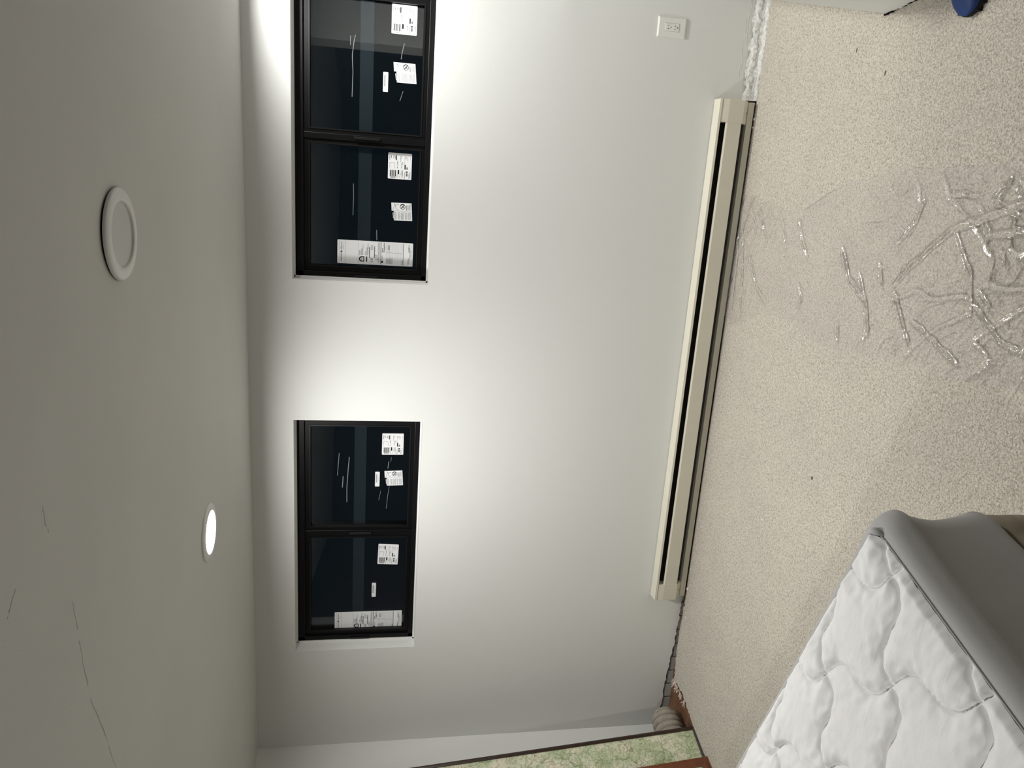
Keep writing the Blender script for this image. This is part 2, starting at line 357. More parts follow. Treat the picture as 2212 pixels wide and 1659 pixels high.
# ------------------------------------------------------------------ printed stickers
ROT = 0
def sticker_part(win, kind, x_left, x_right, z_bot, z_top, skew=(0, 0), yy=.1185):
    """paper + print, in the wall plane; skew=(dx for top edge, dz for right edge)"""
    w, h = x_right-x_left, z_top-z_bot
    def P(fx, fy, dy=0.0):      # fx: 0 at the top edge..1 bottom; fy: 0 at the right edge..1 at the left edge
        u, vv = 1-fy, 1-fx
        return (x_left + u*w + vv*skew[0], yy - dy, z_bot + vv*h + u*skew[1])
    paper = MB()
    def plate(pts, dy0, dy1, mbx):
        n_ = len(pts); vs = [P(a, c, dy0) for a, c in pts] + [P(a, c, dy1) for a, c in pts]
        mbx.add(vs, [tuple(range(n_, 2*n_)), tuple(range(n_))[::-1]] + [(i, (i+1) % n_, n_+(i+1) % n_, n_+i) for i in range(n_)])
    def rounded(r):
        rx, ry = r/h, r/w; out = []
        for cx, cy, a0 in ((rx, ry, 180), (1-rx, ry, 270), (1-rx, 1-ry, 0), (rx, 1-ry, 90)):
            for q in range(4):
                a = math.radians(a0 + q*30); out.append((cx + rx*math.cos(a), cy + ry*math.sin(a)))
        return out
    inks = {0: MB(), 1: MB(), 2: MB()}
    def R(fx0, fy0, fx1, fy1, c=1):
        inks[c].add([P(fx0, fy0, .0006), P(fx1, fy0, .0006), P(fx1, fy1, .0006), P(fx0, fy1, .0006)], [(0, 1, 2, 3)])
    def T(fx0, fy0, fx1, fy1, c=1):           # a line of tiny lettering: dashes along the reading direction
        y = fy0
        while y < fy1:
            l = random.uniform(.012, .05)*(.1/w); R(fx0 + random.uniform(0, .25)*(fx1-fx0), y, fx1, min(y+l, fy1), c); y += l + random.uniform(.006, .014)*(.1/w)
    def LN(pts, th, c=1):                      # stroke
        for (a, c0), (a2, c2) in zip(pts, pts[1:]):
            dx, dy = (a2-a)*h, (c2-c0)*w; L = math.hypot(dx, dy) or 1; nx, ny = -dy/L*th/2, dx/L*th/2
            inks[c].add([P(a+nx/h, c0+ny/w, .0007), P(a2+nx/h, c2+ny/w, .0007), P(a2-nx/h, c2-ny/w, .0007), P(a-nx/h, c0-ny/w, .0007)], [(0, 1, 2, 3)])
    def RING(fx, fy, r0, r1, c=0, n_=28):
        ps = [[P(fx + r*math.cos(2*math.pi*k/n_)/h, fy + r*math.sin(2*math.pi*k/n_)/w, .0007) for k in range(n_)] for r in (r0, r1)]
        inks[c].grid(ps, True)
    def TEXT(s_, fx0, fx1, fy0, fy1):          # real lettering read along the sill
        cu = bpy.data.curves.new('lettering', 'FONT'); cu.body = s_; cu.size = 1; t = bpy.data.objects.new('lettering', cu); COL.objects.link(t)
        dg = bpy.context.evaluated_depsgraph_get(); me = bpy.data.meshes.new_from_object(t.evaluated_get(dg)); bpy.data.objects.remove(t, do_unlink=True)
        vs = [v_.co.copy() for v_ in me.vertices]; fs = [tuple(p_.vertices) for p_ in me.polygons]
        x0 = min(v_.x for v_ in vs); x1 = max(v_.x for v_ in vs); y0 = min(v_.y for v_ in vs); y1 = max(v_.y for v_ in vs)
        inks[0].add([P(fx1 + (v_.y-y0)/(y1-y0)*(fx0-fx1), fy1 + (v_.x-x0)/(x1-x0)*(fy0-fy1), .0008) for v_ in vs], fs); bpy.data.meshes.remove(me)
    if kind == 'order':
        plate(rounded(.004), 0, .0004, paper)
        def q(x0, x1, y0, y1, c=1, t=True):
            (T if t else R)((x0-85)/1260, (y0-110)/1470, (x1-85)/1260, (y1-110)/1470, c)
        q(495,545,235,520,0,False); q(145,185,240,510,1); q(225,270,260,415,0); q(360,400,260,415,0); q(445,480,270,460,0)
        q(165,450,660,690,2,False); q(165,185,690,960,2,False); q(430,450,690,970,2,False)
        q(570,605,565,810,0); q(570,600,870,970,0); q(720,770,270,610,2); q(770,830,640,960,2); q(830,880,600,740,2); q(780,820,240,410,2)
        q(955,972,260,740,2,False); q(980,1005,290,430); q(1045,1080,300,430,2); q(1110,1140,310,540); q(1255,1285,310,460,2)
        q(960,1025,745,1010,0,False); q(1065,1135,880,1010,1,False); q(190,225,1080,1430,0,False); q(300,325,1080,1430,0,False); q(465,515,1080,1430,0,False)
        q(232,262,1080,1430,1,False); q(270,292,1080,1430,2,False); q(335,370,1080,1430,1,False); q(380,415,1080,1430,1,False); q(425,450,1080,1430,2,False)
        q(180,490,1450,1510,1); q(605,685,1060,1300,0,False); q(565,595,1320,1500); q(695,715,1370,1500); q(775,800,1080,1350,2); q(808,830,1080,1350,2)
        q(840,880,1070,1370,1); q(730,760,1220,1340,2); q(790,815,1380,1500,2); q(850,880,1380,1500,2); q(955,990,1170,1540,1)
        q(1045,1135,1110,1190,0,False); q(1045,1135,1215,1400,1,False); q(1170,1210,1240,1530,2); q(1245,1280,1130,1530,1)
        lab = 'square white order sticker with a barcode'
    elif kind == 'care':
        n1_ = (310-130)/1540; m1 = (820-205)/1345
        plate([(0,0),(1,0),(1.02,1),(n1_,1),(n1_,m1),(.01,m1)], 0, .0004, paper)
        plate([(.06,.56),(.088,.56),(.105,.89),(.08,.88)], 0, .0003, paper)
        def g(x, y): return ((x-130)/1540, (y-205)/1345)
        fx, fy = g(990, 490); sc = .100/1540
        RING(fx, fy, 172*sc, 205*sc); LN([g(870,620), g(1110,360)], 55*sc, 0); LN([g(855,440), g(890,345), g(1085,330)], 42*sc, 0); LN([g(990,490), g(1090,575)], 50*sc, 0)
        LN([g(240,740), g(350,460), g(410,465)], 34*sc, 2); LN([g(360,285), g(480,480)], 44*sc, 1); LN([g(430,500), g(510,660), g(660,740)], 34*sc, 2); LN([g(480,350), g(710,345)], 40*sc, 2)
        R(*g(1258,385), *g(1306,775), 1)
        for k in range(5): T(*g(1350+k*56, 300+60*(k < 3)), *g(1380+k*56, 755), 1)
        R(*g(330,812), *g(1620,836), 2)
        for x0, cnt in ((360,3),(625,3),(835,5),(1155,3),(1365,5)):
            for k in range(cnt): T(*g(x0+k*55, 900+random.randint(0, 60)), *g(x0+k*55+30, 1480), 1)
        lab = 'white care sticker with a crossed-out tool symbol'
    elif kind == 'barcode':
        plate(rounded(.003), 0, .0004, paper); y = .163
        while y < .73:
            l = random.uniform(.006, .016); R(.18, y, .49, y+l, 1); y += l + random.uniform(.004, .009)
        T(.67, .35, .73, .62, 2); lab = 'narrow white barcode sticker'
    else:
        plate(rounded(.004), 0, .0004, paper)
        R(.02, .03, .024, .95, 2); R(.10, .03, .1035, .97, 2); R(.273, .03, .2765, .97, 2)
        TEXT('MARVIN', .043, .062, .56, .89); RING(.0525, .50, .0018, .0046); RING(.0525, .50, .0, .0011); T(.049, .09, .060, .42, 1); T(.036, .30, .042, .41, 2); T(.071, .21, .078, .41, 2)
        T(.282,.41,.290,.617,1); T(.303,.39,.312,.61,1); T(.315,.33,.325,.61,1); T(.33,.16,.336,.60,1)
        pts = [(.353, .66), (.353, .885), (.31, .885), (.292, .85), (.283, .80), (.283, .745), (.292, .695), (.31, .66)]
        inn = [(.342, .705), (.342, .843), (.322, .843), (.305, .82), (.297, .79), (.297, .755), (.305, .725), (.322, .705)]
        inks[0].grid([[P(a, c, .0007) for a, c in pts], [P(a, c, .0007) for a, c in inn]], True); R(.312, .755, .327, .795, 1)
        R(.378, .66, .392, .88, 0); T(.362,.45,.369,.61,1); T(.382,.27,.390,.61,1); T(.394,.27,.403,.61,0); T(.397,.12,.404,.33,0); T(.413,.26,.427,.715,0)
        TEXT('0.33', .437, .465, .176, .36); TEXT('0.30', .437, .465, .705, .887); T(.479,.21,.493,.71,0); TEXT('0.57', .500, .527, .57, .79)
        for k in range(4): T(.532+k*.0065, .05, .536+k*.0065, .9, 1)
        R(.568, .02, .575, .97, 0); T(.585,.276,.595,.45,0); T(.607,.04,.618,.46,0); LN([(.60,.58),(.583,.64),(.60,.70),(.585,.76),(.6,.8)], .0016, 1); R(.577, .82, .602, .90, 0)
        T(.62,.18,.628,.34,1); T(.663,.14,.672,.34,1); T(.677,.14,.686,.34,1)
        for k in range(15): R(.64+k*.0152, .03, .6425+k*.0152, .96, 2)
        for k in range(4): T(.645+k*.014, .70, .652+k*.014, .92, 1)
        T(.702,.66,.71,.94,1); T(.716,.68,.724,.94,1); LN([(.64,.47),(.68,.42),(.72,.46),(.80,.47),(.86,.48)], .001, 1)
        R(.868, .03, .874, .97, 0); T(.852,.76,.864,.94,1); T(.938,.10,.948,.40,0); T(.953,.2,.96,.75,1); T(.967,.3,.974,.6,1); T(.934,.66,.944,.92,0)
        lab = 'tall white energy rating sticker with brand lettering'
    base = (x_left, yy, z_bot)
    o = obj('sticker', shift(paper, base), m_paper, win, label=lab); o.location = Vector(base) - win.location
    for c, mt in ((0, m_ink), (1, m_ink2), (2, m_ink3)):
        if inks[c].v: obj('print', shift(inks[c], base), mt, o)
    return o

# ------------------------------------------------------------------ windows
GY = .12
def window(idx, x0, label, stickers, creases):
    w = empty('window_%d' % idx, (x0, 0, WB), label=label, kind='structure')
    H = WT - WB
    def part(name, mbx, mt, parent=w, **k): return obj(name, mbx, mt, parent, **k)
    c = .004; yf, yb = .085, .185
    ft, fb, fs = .045, .035, .034                       # outer frame: head, sill, jamb
    bevel(part('frame_head', MB().box(c, WL-c, yf, yb, H-ft, H-c), m_black), .003)
    bevel(part('frame_sill', MB().box(c, WL-c, yf, yb, c, fb), m_black), .003)
    bevel(part('frame_jamb', MB().box(c, fs, yf, yb, c, H-c), m_black), .003)
    bevel(part('frame_jamb', MB().box(WL-fs, WL-c, yf, yb, c, H-c), m_black), .003)
    mx0 = .6695; bevel(part('mullion', MB().box(mx0-.014, mx0+.014, yf+.003, yb, fb, H-ft), m_black), .003)
    # caulk bead round the frame
    m_ = MB()
    for a in ((c*.2, c*2.2, .078, .090, 0, H), (WL-c*2.2, WL-c*.2, .078, .090, 0, H), (0, WL, .078, .090, H-c*1.6, H), (0, WL, .078, .090, 0, c*2.0)): m_.box(*a)
    part('caulk_bead', m_, m_trim)
    for k, (a, bb) in enumerate(((fs, mx0-.014), (mx0+.014, WL-fs))):
        gx0, gx1 = (.060, .636) if k == 0 else (.703, 1.279); gz0, gz1 = 1.638-WB, 2.158-WB
        s = MB(); ys = .098
        for r in ((a, gx0, fb, H-ft), (gx1, bb, fb, H-ft), (gx0, gx1, fb, gz0), (gx0, gx1, gz1, H-ft)): s.box(r[0], r[1], ys, .165, r[2], r[3])
        sash = part('sash', s, m_black)
        g = MB()                                        # glazing bead with a thin lip that catches the light
        for r in ((gx0-.004, gx0+.002, gz0-.004, gz1+.004), (gx1-.002, gx1+.004, gz0-.004, gz1+.004), (gx0, gx1, gz0-.004, gz0+.002), (gx0, gx1, gz1-.002, gz1+.004)): g.box(r[0], r[1], .094, .108, r[2], r[3])
        obj('glazing_bead', g, m_gasket, sash)
        obj('glass_pane', MB().box(gx0-.003, gx1+.003, GY+.0005, GY+.006, gz0-.003, gz1+.003), m_glass, sash)
        for nm, z0, z1, yy in (('film_upper', 1.868-WB, gz1-.004, GY-.0003), ('film_lower', gz0+.004, 1.930-WB, GY-.0007)):
            f = MB(); rows = []
            for q in range(9):
                z = lerp(z0, z1, q/8); rows.append([(lerp(gx0+.004, gx1-.004, t/12), yy, z + (N.noise(Vector((t*.9+k*7+idx*3, q, 1)))*.004 if q in (0, 8) else 0)) for t in range(13)])
            f.face = Vector((0, -1, 0)); obj('protective_film', f.grid(rows), m_film, sash)
        lap = MB(); lap.face = Vector((0, -1, 0))
        obj('film_overlap', lap.quad((gx0+.004, GY-.0011, 1.868-WB), (gx1-.004, GY-.0011, 1.868-WB), (gx1-.004, GY-.0011, 1.930-WB), (gx0+.004, GY-.0011, 1.930-WB)), m_film2, sash)
    bevel(part('latch', MB().box(mx0-.006, mx0+.006, .072, .09, .25, .37), m_gasket), .003)
    bevel(part('latch', MB().box(.012, .022, .077, .09, .25, .36), m_gasket), .003)
    cm = MB()
    for pts, wd in creases:
        for (a, c2), (a2, c3) in zip(pts, pts[1:]):
            d = Vector((a2-a, c3-c2)); nn = Vector((-d.y, d.x)).normalized()*wd/2
            cm.add([(a+nn.x-x0, GY-.0014, c2+nn.y-WB), (a2+nn.x-x0, GY-.0014, c3+nn.y-WB), (a2-nn.x-x0, GY-.0014, c3-nn.y-WB), (a-nn.x-x0, GY-.0014, c2-nn.y-WB)], [(0, 1, 2, 3)])
    if cm.v: part('film_crease', cm, m_crease)
    for s_ in stickers: sticker_part(w, *s_)
    return w
def zline(pts, wd=.003): return (pts, wd)
window(1, WX[0], 'black-framed two-pane slider window above the end of the heater by the framed maps',
  [('order', -1.165, -1.044, 1.672, 1.786), ('care', -1.342, -1.256, 1.670, 1.766, (-.003, .004)), ('barcode', -1.349, -1.264, 1.795, 1.819),
   ('order', -1.823, -1.699, 1.684, 1.796, (.006, -.004)), ('barcode', -2.023, -1.935, 1.801, 1.824), ('rating', -2.231, -2.115, 1.651, 2.027)],
  [zline([(-1.158,2.01),(-1.285,2.018)],.003), zline([(-1.18,1.957),(-1.25,1.962),(-1.35,1.968),(-1.44,1.967)],.004), zline([(-1.29,1.988),(-1.355,1.992)],.0045),
   zline([(-1.375,1.787),(-1.43,1.797)],.002), zline([(-1.35,1.742),(-1.41,1.750),(-1.48,1.755)],.0022), zline([(-1.18,1.735),(-1.205,1.737)],.002), zline([(-1.205,1.748),(-1.245,1.752)],.0035)])
window(2, WX[1], 'black-framed two-pane slider window above the wall outlet',
  [('order', .923, 1.049, 1.672, 1.789), ('care', .712, .800, 1.668, 1.770, (0, .006)), ('barcode', .665, .753, 1.799, 1.8225),
   ('order', .2705, .3925, 1.676, 1.790), ('care', .074, .159, 1.667, 1.766, (-.002, .004)), ('rating', -.152, -.036, 1.656, 2.027)],
  [zline([(.90,1.953),(.865,1.96),(.81,1.966),(.74,1.962),(.63,1.965)],.0028), zline([(.895,1.975),(.855,1.975)],.002), zline([(.885,1.728),(.845,1.737),(.815,1.741)],.003),
   zline([(.675,1.728),(.63,1.742)],.0022), zline([(.235,1.954),(.17,1.952),(.085,1.954)],.003), zline([(.02,1.838),(-.03,1.836)],.004)])

# ------------------------------------------------------------------ ceiling downlights
def downlight(x, y, lit, label, drop=.0):
    o = empty('ceiling_downlight', (x, y, HC), label=label, cat='ceiling light', group='round recessed ceiling lights')
    r = MB().lathe([(.111, -drop), (.111, -.004-drop), (.107, -.008-drop), (.092, -.0105-drop), (.083, -.0105-drop), (.080, -.009-drop), (.0785, -.004-drop), (.0785, -.001-drop)], 72)
    obj('trim_ring', r, m_trim, o, smooth=True)
    d = MB(); n = 72; d.add([(0, 0, -.0045-drop)] + [(.0785*math.cos(2*math.pi*k/n), .0785*math.sin(2*math.pi*k/n), -.0045-drop) for k in range(n)], [(0, 1+(k+1) % n, 1+k) for k in range(n)])
    obj('diffuser', d, m_lit if lit else m_diff_off, o, label='glowing white disc' if lit else 'unlit grey disc')
    if lit:
        L = bpy.data.lights.new('lamp_light', 'AREA'); L.shape = 'DISK'; L.size = .15; L.energy = LAMP*lit; L.spread = math.radians(SPREAD); L.color = LAMP_COL
        lo = bpy.data.objects.new('lamp_light', L); COL.objects.link(lo); lo.parent = o; lo.location = (0, 0, -.0075-drop)
    if drop: obj('housing', MB().lathe([(.104, 0), (.104, -drop)], 48), m_dark, o)
    return o
downlight(.0848, -1.7021, 0, 'unlit white recessed downlight with grey disc', .005)
downlight(-1.0905, -.93, .90, 'glowing white recessed downlight in front of the window beside the framed maps')
downlight(-1.5, -4.0, .72, 'glowing white recessed downlight behind the mattress, far from the windows')
downlight(1.09, -.50, .88, 'glowing white recessed downlight above the low partition wall')

# ------------------------------------------------------------------ wall outlet
o = empty('wall_outlet', (1.057, 0, .4015), label='white double power outlet on the white wall under the window', cat='outlet')
p = MB(); w2, h2, t = .0455, .141, .007
p.add([(-w2,0,0),(w2,0,0),(w2,0,h2),(-w2,0,h2),(-w2,-.003,0),(w2,-.003,0),(w2,-.003,h2),(-w2,-.003,h2),(-w2+.0055,-t,.0055),(w2-.0055,-t,.0055),(w2-.0055,-t,h2-.0055),(-w2+.0055,-t,h2-.0055)],
      [(0,1,5,4),(1,2,6,5),(2,3,7,6),(3,0,4,7),(4,5,9,8),(5,6,10,9),(6,7,11,10),(7,4,8,11),(8,9,10,11),(3,2,1,0)])
obj('cover_plate', p, m_white_pl, o)
obj('insert_gap', MB().box(-.0185, .0185, -.0072, -.003, .0345, .1065), m_ink3, o)
ins = bevel(obj('receptacle', MB().box(-.0173, .0173, -.0088, -.003, .0357, .1053), m_white_pl, o), .0015)
for zc in (.0855, .0525):
    obj('slot', MB().box(-.0078, -.0054, -.0090, -.006, zc-.0005, zc+.0078), m_dark, ins)
    obj('slot', MB().box(.0054, .0078, -.0090, -.006, zc+.0003, zc+.0068), m_dark, ins)
    hb = MB(); n = 12; hb.add([(.0026*math.cos(2*math.pi*k/n), -.0090, zc-.0085+.0026*math.sin(2*math.pi*k/n)) for k in range(n)], [tuple(range(n))]); obj('ground_hole', hb, m_dark, ins)
for zc in (.022, .119):
    sb = MB(); n = 12; sb.add([(.0025*math.cos(2*math.pi*k/n), -t-.0004, zc+.0025*math.sin(2*math.pi*k/n)) for k in range(n)], [tuple(range(n))]); obj('screw', sb, m_trim, o)

# ------------------------------------------------------------------ baseboard heater
hx0, hx1 = -1.985, .757
ht = empty('baseboard_heater', ((hx0+hx1)/2, 0, .012), label='long cream metal baseboard heater along the foot of the window wall', cat='heater')
def hpart(name, mbx, mt=m_heater, parent=ht, **k): return obj(name, shift(mbx, ht.location), mt, parent, **k)
hpart('top_cover', MB().sheet_x([(-.003,.03),(-.003,.2085),(-.067,.2055),(-.068,.194),(-.060,.192)], hx0, hx1, .0016))
hpart('inner_lip', MB().sheet_x([(-.052,.1935),(-.050,.1885)], hx0+.02, hx1-.02, .0010))
hpart('front_panel', MB().sheet_x([(-.0600,.1625),(-.0665,.1615),(-.0700,.156),(-.0655,.082),(-.061,.079)], hx0+.09, hx1-.098, .0015))
hpart('heating_element', MB().box(hx0+.03, hx1-.03, -.026, -.004, .050, .165), m_heater_in)
hpart('bottom_rail', MB().sheet_x([(-.004,.043),(-.0295,.038),(-.0345,.010)], hx0+.002, hx1-.002, .0015))
cp = [(0,.200),(-.062,.1975),(-.0655,.190),(-.0712,.157),(-.0668,.078),(-.037,.046),(-.026,.0455),(0,.0455)]
capL = hpart('end_cap', MB().prism_x(cp, hx0, hx0+.099)); capR = hpart('end_cap', MB().prism_x(cp, hx1-.107, hx1))
for cap_, xc in ((capL, hx0+.05), (capR, hx1-.055)):
    s = MB(); s.box(xc-.003, xc+.003, -.0445, -.041, .0515, .0575); obj('screw', shift(s, ht.location), m_heater_in, cap_)
pm = MB(); a = Vector((.574, -.0706, .152)); c = Vector((.549, -.0694, .134)); d = (c-a); pm.add([a+Vector((.0016,0,.001)), a-Vector((.0016,0,.001)), c-Vector((.0016,0,.001)), c+Vector((.0016,0,.001))], [(0,1,2,3)])
hpart('pen_mark', pm, m_dark)

# ------------------------------------------------------------------ mattress with quilted pad, on its base
O = Vector((-.492, -2.159)); ES = Vector((-.941, .34)).normalized(); ET = Vector((ES.y, -ES.x))
if ET.y > 0: ET = -ET
BL_, BW_ = 1.90, 1.37; R0 = .045
LA = Vector((.202, .157)); LB = Vector((-.201, .167)); P0 = Vector((.239, .278)); det = LA.x*LB.y - LA.y*LB.x
def bed_xy(s, t): q = O + ES*s + ET*t; return q.x, q.y
def quilt(s, t):
    dx, dy = s-P0.x, t-P0.y
    al = (dx*LB.y - dy*LB.x)/det; be = (LA.x*dy - LA.y*dx)/det
    fa = be - .115*math.sin(2*math.pi*al); fb = al + .115*math.sin(2*math.pi*be)
    ga = abs(fa - round(fa)); gb = abs(fb - round(fb))
    g = min(ga, gb)
    puff = 1 - math.exp(-g/.07) - .36*math.exp(-(g/.018)**2)
    # puckers that run into the stitching
    pk = N.noise(Vector((al*3.1 + be*9.5, al*9.0 - be*3.0, .3)))*math.exp(-g/.16)
    e = min(s, t, BL_-s, BW_-t)
    along = t if s < t else s
    gather = N.noise(Vector((along*46, e*9, 2.2)))*math.exp(-max(e, 0)/.045)
    return .019*puff + .009*pk*min(1, g/.05) + .0075*gather + .004*N.noise(Vector((s*5, t*5, 7)))
mt_ = empty('mattress', (*bed_xy(BL_/2, BW_/2), .285), label='mattress in a white quilted cotton pad with grey-looking stretch sides', cat='mattress')
SS = [k*.0036 for k in range(334)]; SS += [SS[-1] + (BL_-SS[-1])*k/50 for k in range(1, 51)]
TT = [k*.0036 for k in range(195)]; TT += [TT[-1] + (BW_-TT[-1])*k/50 for k in range(1, 51)]
rows = []
for s in SS:
    r = []
    for t in TT:
        a, c = s, t
        cx = R0 if a < R0 else (BL_-R0 if a > BL_-R0 else a); cy = R0 if c < R0 else (BW_-R0 if c > BW_-R0 else c)
        if cx != a and cy != c:
            dd = math.hypot(a-cx, c-cy)
            if dd > R0: a = cx + (a-cx)/dd*R0; c = cy + (c-cy)/dd*R0
        e = min(a, c, BL_-a, BW_-c)
        z = .588 + .012*(1 - max(0, 1 - e/.10)**2) + quilt(a, c)*min(1, (e+.004)/.02)
        r.append((*bed_xy(a, c), z))
    rows.append(r)
qt = MB().grid(rows); qt.face = Vector((0, 0, 1))
obj('quilted_top', shift(qt, mt_.location), m_quilt, mt_, smooth=True)
def perim(off, n_side=110, n_arc=14):
    r = R0 + off; out = []
    L = [(R0, R0, 180), (BL_-R0, R0, 270), (BL_-R0, BW_-R0, 0), (R0, BW_-R0, 90)]
    for k, (cx, cy, a0) in enumerate(L):
        for q in range(n_arc+1):
            a = math.radians(a0 + 90*q/n_arc); out.append((cx + r*math.cos(a), cy + r*math.sin(a)))
        nx = L[(k+1) % 4]; a = math.radians(a0+90)
        p_ = (cx + r*math.cos(a), cy + r*math.sin(a)); q_ = (nx[0] + r*math.cos(a), nx[1] + r*math.sin(a))
        for q in range(1, n_side): out.append((lerp(p_[0], q_[0], q/n_side), lerp(p_[1], q_[1], q/n_side)))
    return out
prof = [(0,.586),(.010,.584),(.022,.577),(.033,.563),(.042,.546),(.0475,.531),(.0465,.526),(.039,.510),(.034,.470),(.033,.430),(.036,.390),(.043,.345),(.050,.310),(.055,.292),(.050,.286)]
rows = []
for k, (off, z) in enumerate(prof):
    r = []
    for (s, t) in perim(off):
        n_ = N.noise(Vector((s*3.2, t*3.2, z*3)))*.006 + N.noise(Vector((s*9, t*9, z*2)))*.002
        cx, cy = BL_/2, BW_/2; corner = math.exp(-((min(abs(s), abs(BL_-s))+min(abs(t), abs(BW_-t)))/.11)**2)
        bulge = n_ * min(1, k/4)
        if 0 < k < 9: bulge += .014*corner*math.sin(math.pi*k/9)
        d = Vector((s-min(max(s, R0), BL_-R0), t-min(max(t, R0), BW_-R0)))
        d = d.normalized() if d.length > 1e-6 else Vector((0, 0))
        hem = .018*math.exp(-(min(abs(s), abs(s-BL_))+min(abs(t), abs(t-BW_)))/.2) if k > 11 else 0
        r.append((*bed_xy(s + d.x*bulge, t + d.y*bulge), z + hem + (N.noise(Vector((s*14, t*14, 1)))*.004 if k > 12 else 0)))
    rows.append(r)
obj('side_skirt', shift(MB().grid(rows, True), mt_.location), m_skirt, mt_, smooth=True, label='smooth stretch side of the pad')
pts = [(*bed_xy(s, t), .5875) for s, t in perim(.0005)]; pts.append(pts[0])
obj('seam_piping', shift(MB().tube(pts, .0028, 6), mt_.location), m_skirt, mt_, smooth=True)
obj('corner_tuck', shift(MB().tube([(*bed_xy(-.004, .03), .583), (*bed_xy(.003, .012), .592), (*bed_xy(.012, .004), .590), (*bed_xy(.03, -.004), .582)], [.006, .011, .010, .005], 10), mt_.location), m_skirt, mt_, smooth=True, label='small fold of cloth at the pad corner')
bs = empty('bed_base', (*bed_xy(BL_/2, BW_/2), 0), label='taupe cloth-covered box base under the quilted mattress', cat='bed base')
rows = []
for off, z in ((-.30,.284),(.030,.284),(.044,.272),(.048,.25),(.046,.20),(.046,.12),(.046,.04),(.040,.002),(-.2,.002)):
    rows.append([(*bed_xy(s + N.noise(Vector((s*20, t*20, z*9)))*.006, t + N.noise(Vector((s*22, t*22, z*9+5)))*.006), z + (N.noise(Vector((s*30, t*30, 4)))*.005 if z > .1 and z < .28 else 0)) for s, t in perim(off)])
b1 = MB().grid(rows, True); nper = len(rows[0]); b1.f += [tuple(range(nper)), tuple(range(len(b1.v)-nper, len(b1.v)))]
obj('cloth_cover', shift(b1, bs.location), m_base, bs, smooth=True)

# ------------------------------------------------------------------ framed maps leaning on the side wall
def framed_map(name, base, up, run, width, height, rail, depth, mt, label, sub):
    up = Vector(up).normalized(); run = Vector((run[0], run[1], 0)); run = (run - up*run.dot(up)).normalized(); nrm = up.cross(run)
    if nrm.x < 0: nrm = -nrm
    base = Vector(base)
    e = empty(name, base, label=label, cat='framed map')
    zero = Vector((0, 0, 0))
    def bar(a, c, wv):                                   # mitred rail: outer edge a->c, inner edge shifted by wv
        mm = MB(); o1, o2 = a, c; d = (c-a).normalized(); i1, i2 = a+wv+d*rail, c+wv-d*rail
        f = [nrm*0.0, -nrm*depth]; hi = nrm*.004
        vs = [o1, o2, i2, i1, o1+f[1], o2+f[1], i2+f[1], i1+f[1], o1.lerp(i1, .5)+hi, o2.lerp(i2, .5)+hi]
        mm.add(vs, [(0,1,9,8),(8,9,2,3),(0,4,5,1),(3,2,6,7),(4,7,6,5),(0,8,3,7,4),(1,5,6,2,9)]); return mm
    A, Bp, Cc, Dd = zero, run*width, run*width+up*height, up*height
    for a, c, wv in ((A, Bp, up*rail), (Bp, Cc, -run*rail), (Cc, Dd, -up*rail), (Dd, A, run*rail)):
        obj('frame_rail', bar(a, c, wv), mt, e)
    i0 = run*(rail*.9)+up*(rail*.9)-nrm*.006; wv, hv = run*(width-1.8*rail), up*(height-1.8*rail)
    # paper sheet in its own flat axes so the print lies flat
    sh = MB().quad((0,0,0), (width-1.8*rail,0,0), (width-1.8*rail,height-1.8*rail,0), (0,height-1.8*rail,0)); s = obj('map_sheet', sh, m_map, e, label=sub)
    mm = Matrix.Identity(4)
    for i in range(3): mm[i][0] = run[i]; mm[i][1] = up[i]; mm[i][2] = nrm[i]; mm[i][3] = i0[i]
    s.matrix_local = mm
    obj('backing_board', MB().obox(i0-nrm*.004, wv, hv, -nrm*.006), m_frame_dk, e)
    return e
UP1 = Vector((-.243, .097, 1.608))
framed_map('framed_map', (-2.626, -.351, -.010), UP1, D, .95, 2.16, .020, .022, m_frame_dk, 'tall green and cream relief map in a thin dark brown frame leaning in the corner', 'printed green and cream relief map')
framed_map('framed_map', (-2.666+.016, -.557, .0015), Vector((-.232, .060, 1.608)), D, .80, 1.15, .048, .020, m_frame_rd, 'relief map in a broad red-brown wooden frame propped before the taller map', 'printed relief map behind the broad frame')

# ------------------------------------------------------------------ ribbed roll behind the maps
pts, rad = [], []
c0 = Vector((-2.9, 0)) + NL*.215; a0 = .055
for k in range(320):
    u = k/319; q = c0 + D*(a0 + u*.75); rr = .082*min(1, math.sqrt(max(.02, 1-(1-min(1, u/.10))**2)))*(1 + .10*min(1, u*3))
    ph = (u*.75/.040) % 1; rib = abs(math.sin(math.pi*ph))**.38
    pts.append((q.x, q.y, .082 + .004*math.sin(u*9))); rad.append(max(.012, rr - .019*(1-rib)))
rb = MB().tube(pts, rad, 28)
ro = obj('fabric_roll', rb, m_roll, None, smooth=True, label='beige ribbed fabric roll lying behind the tall framed map', cat='fabric roll', recenter=True)

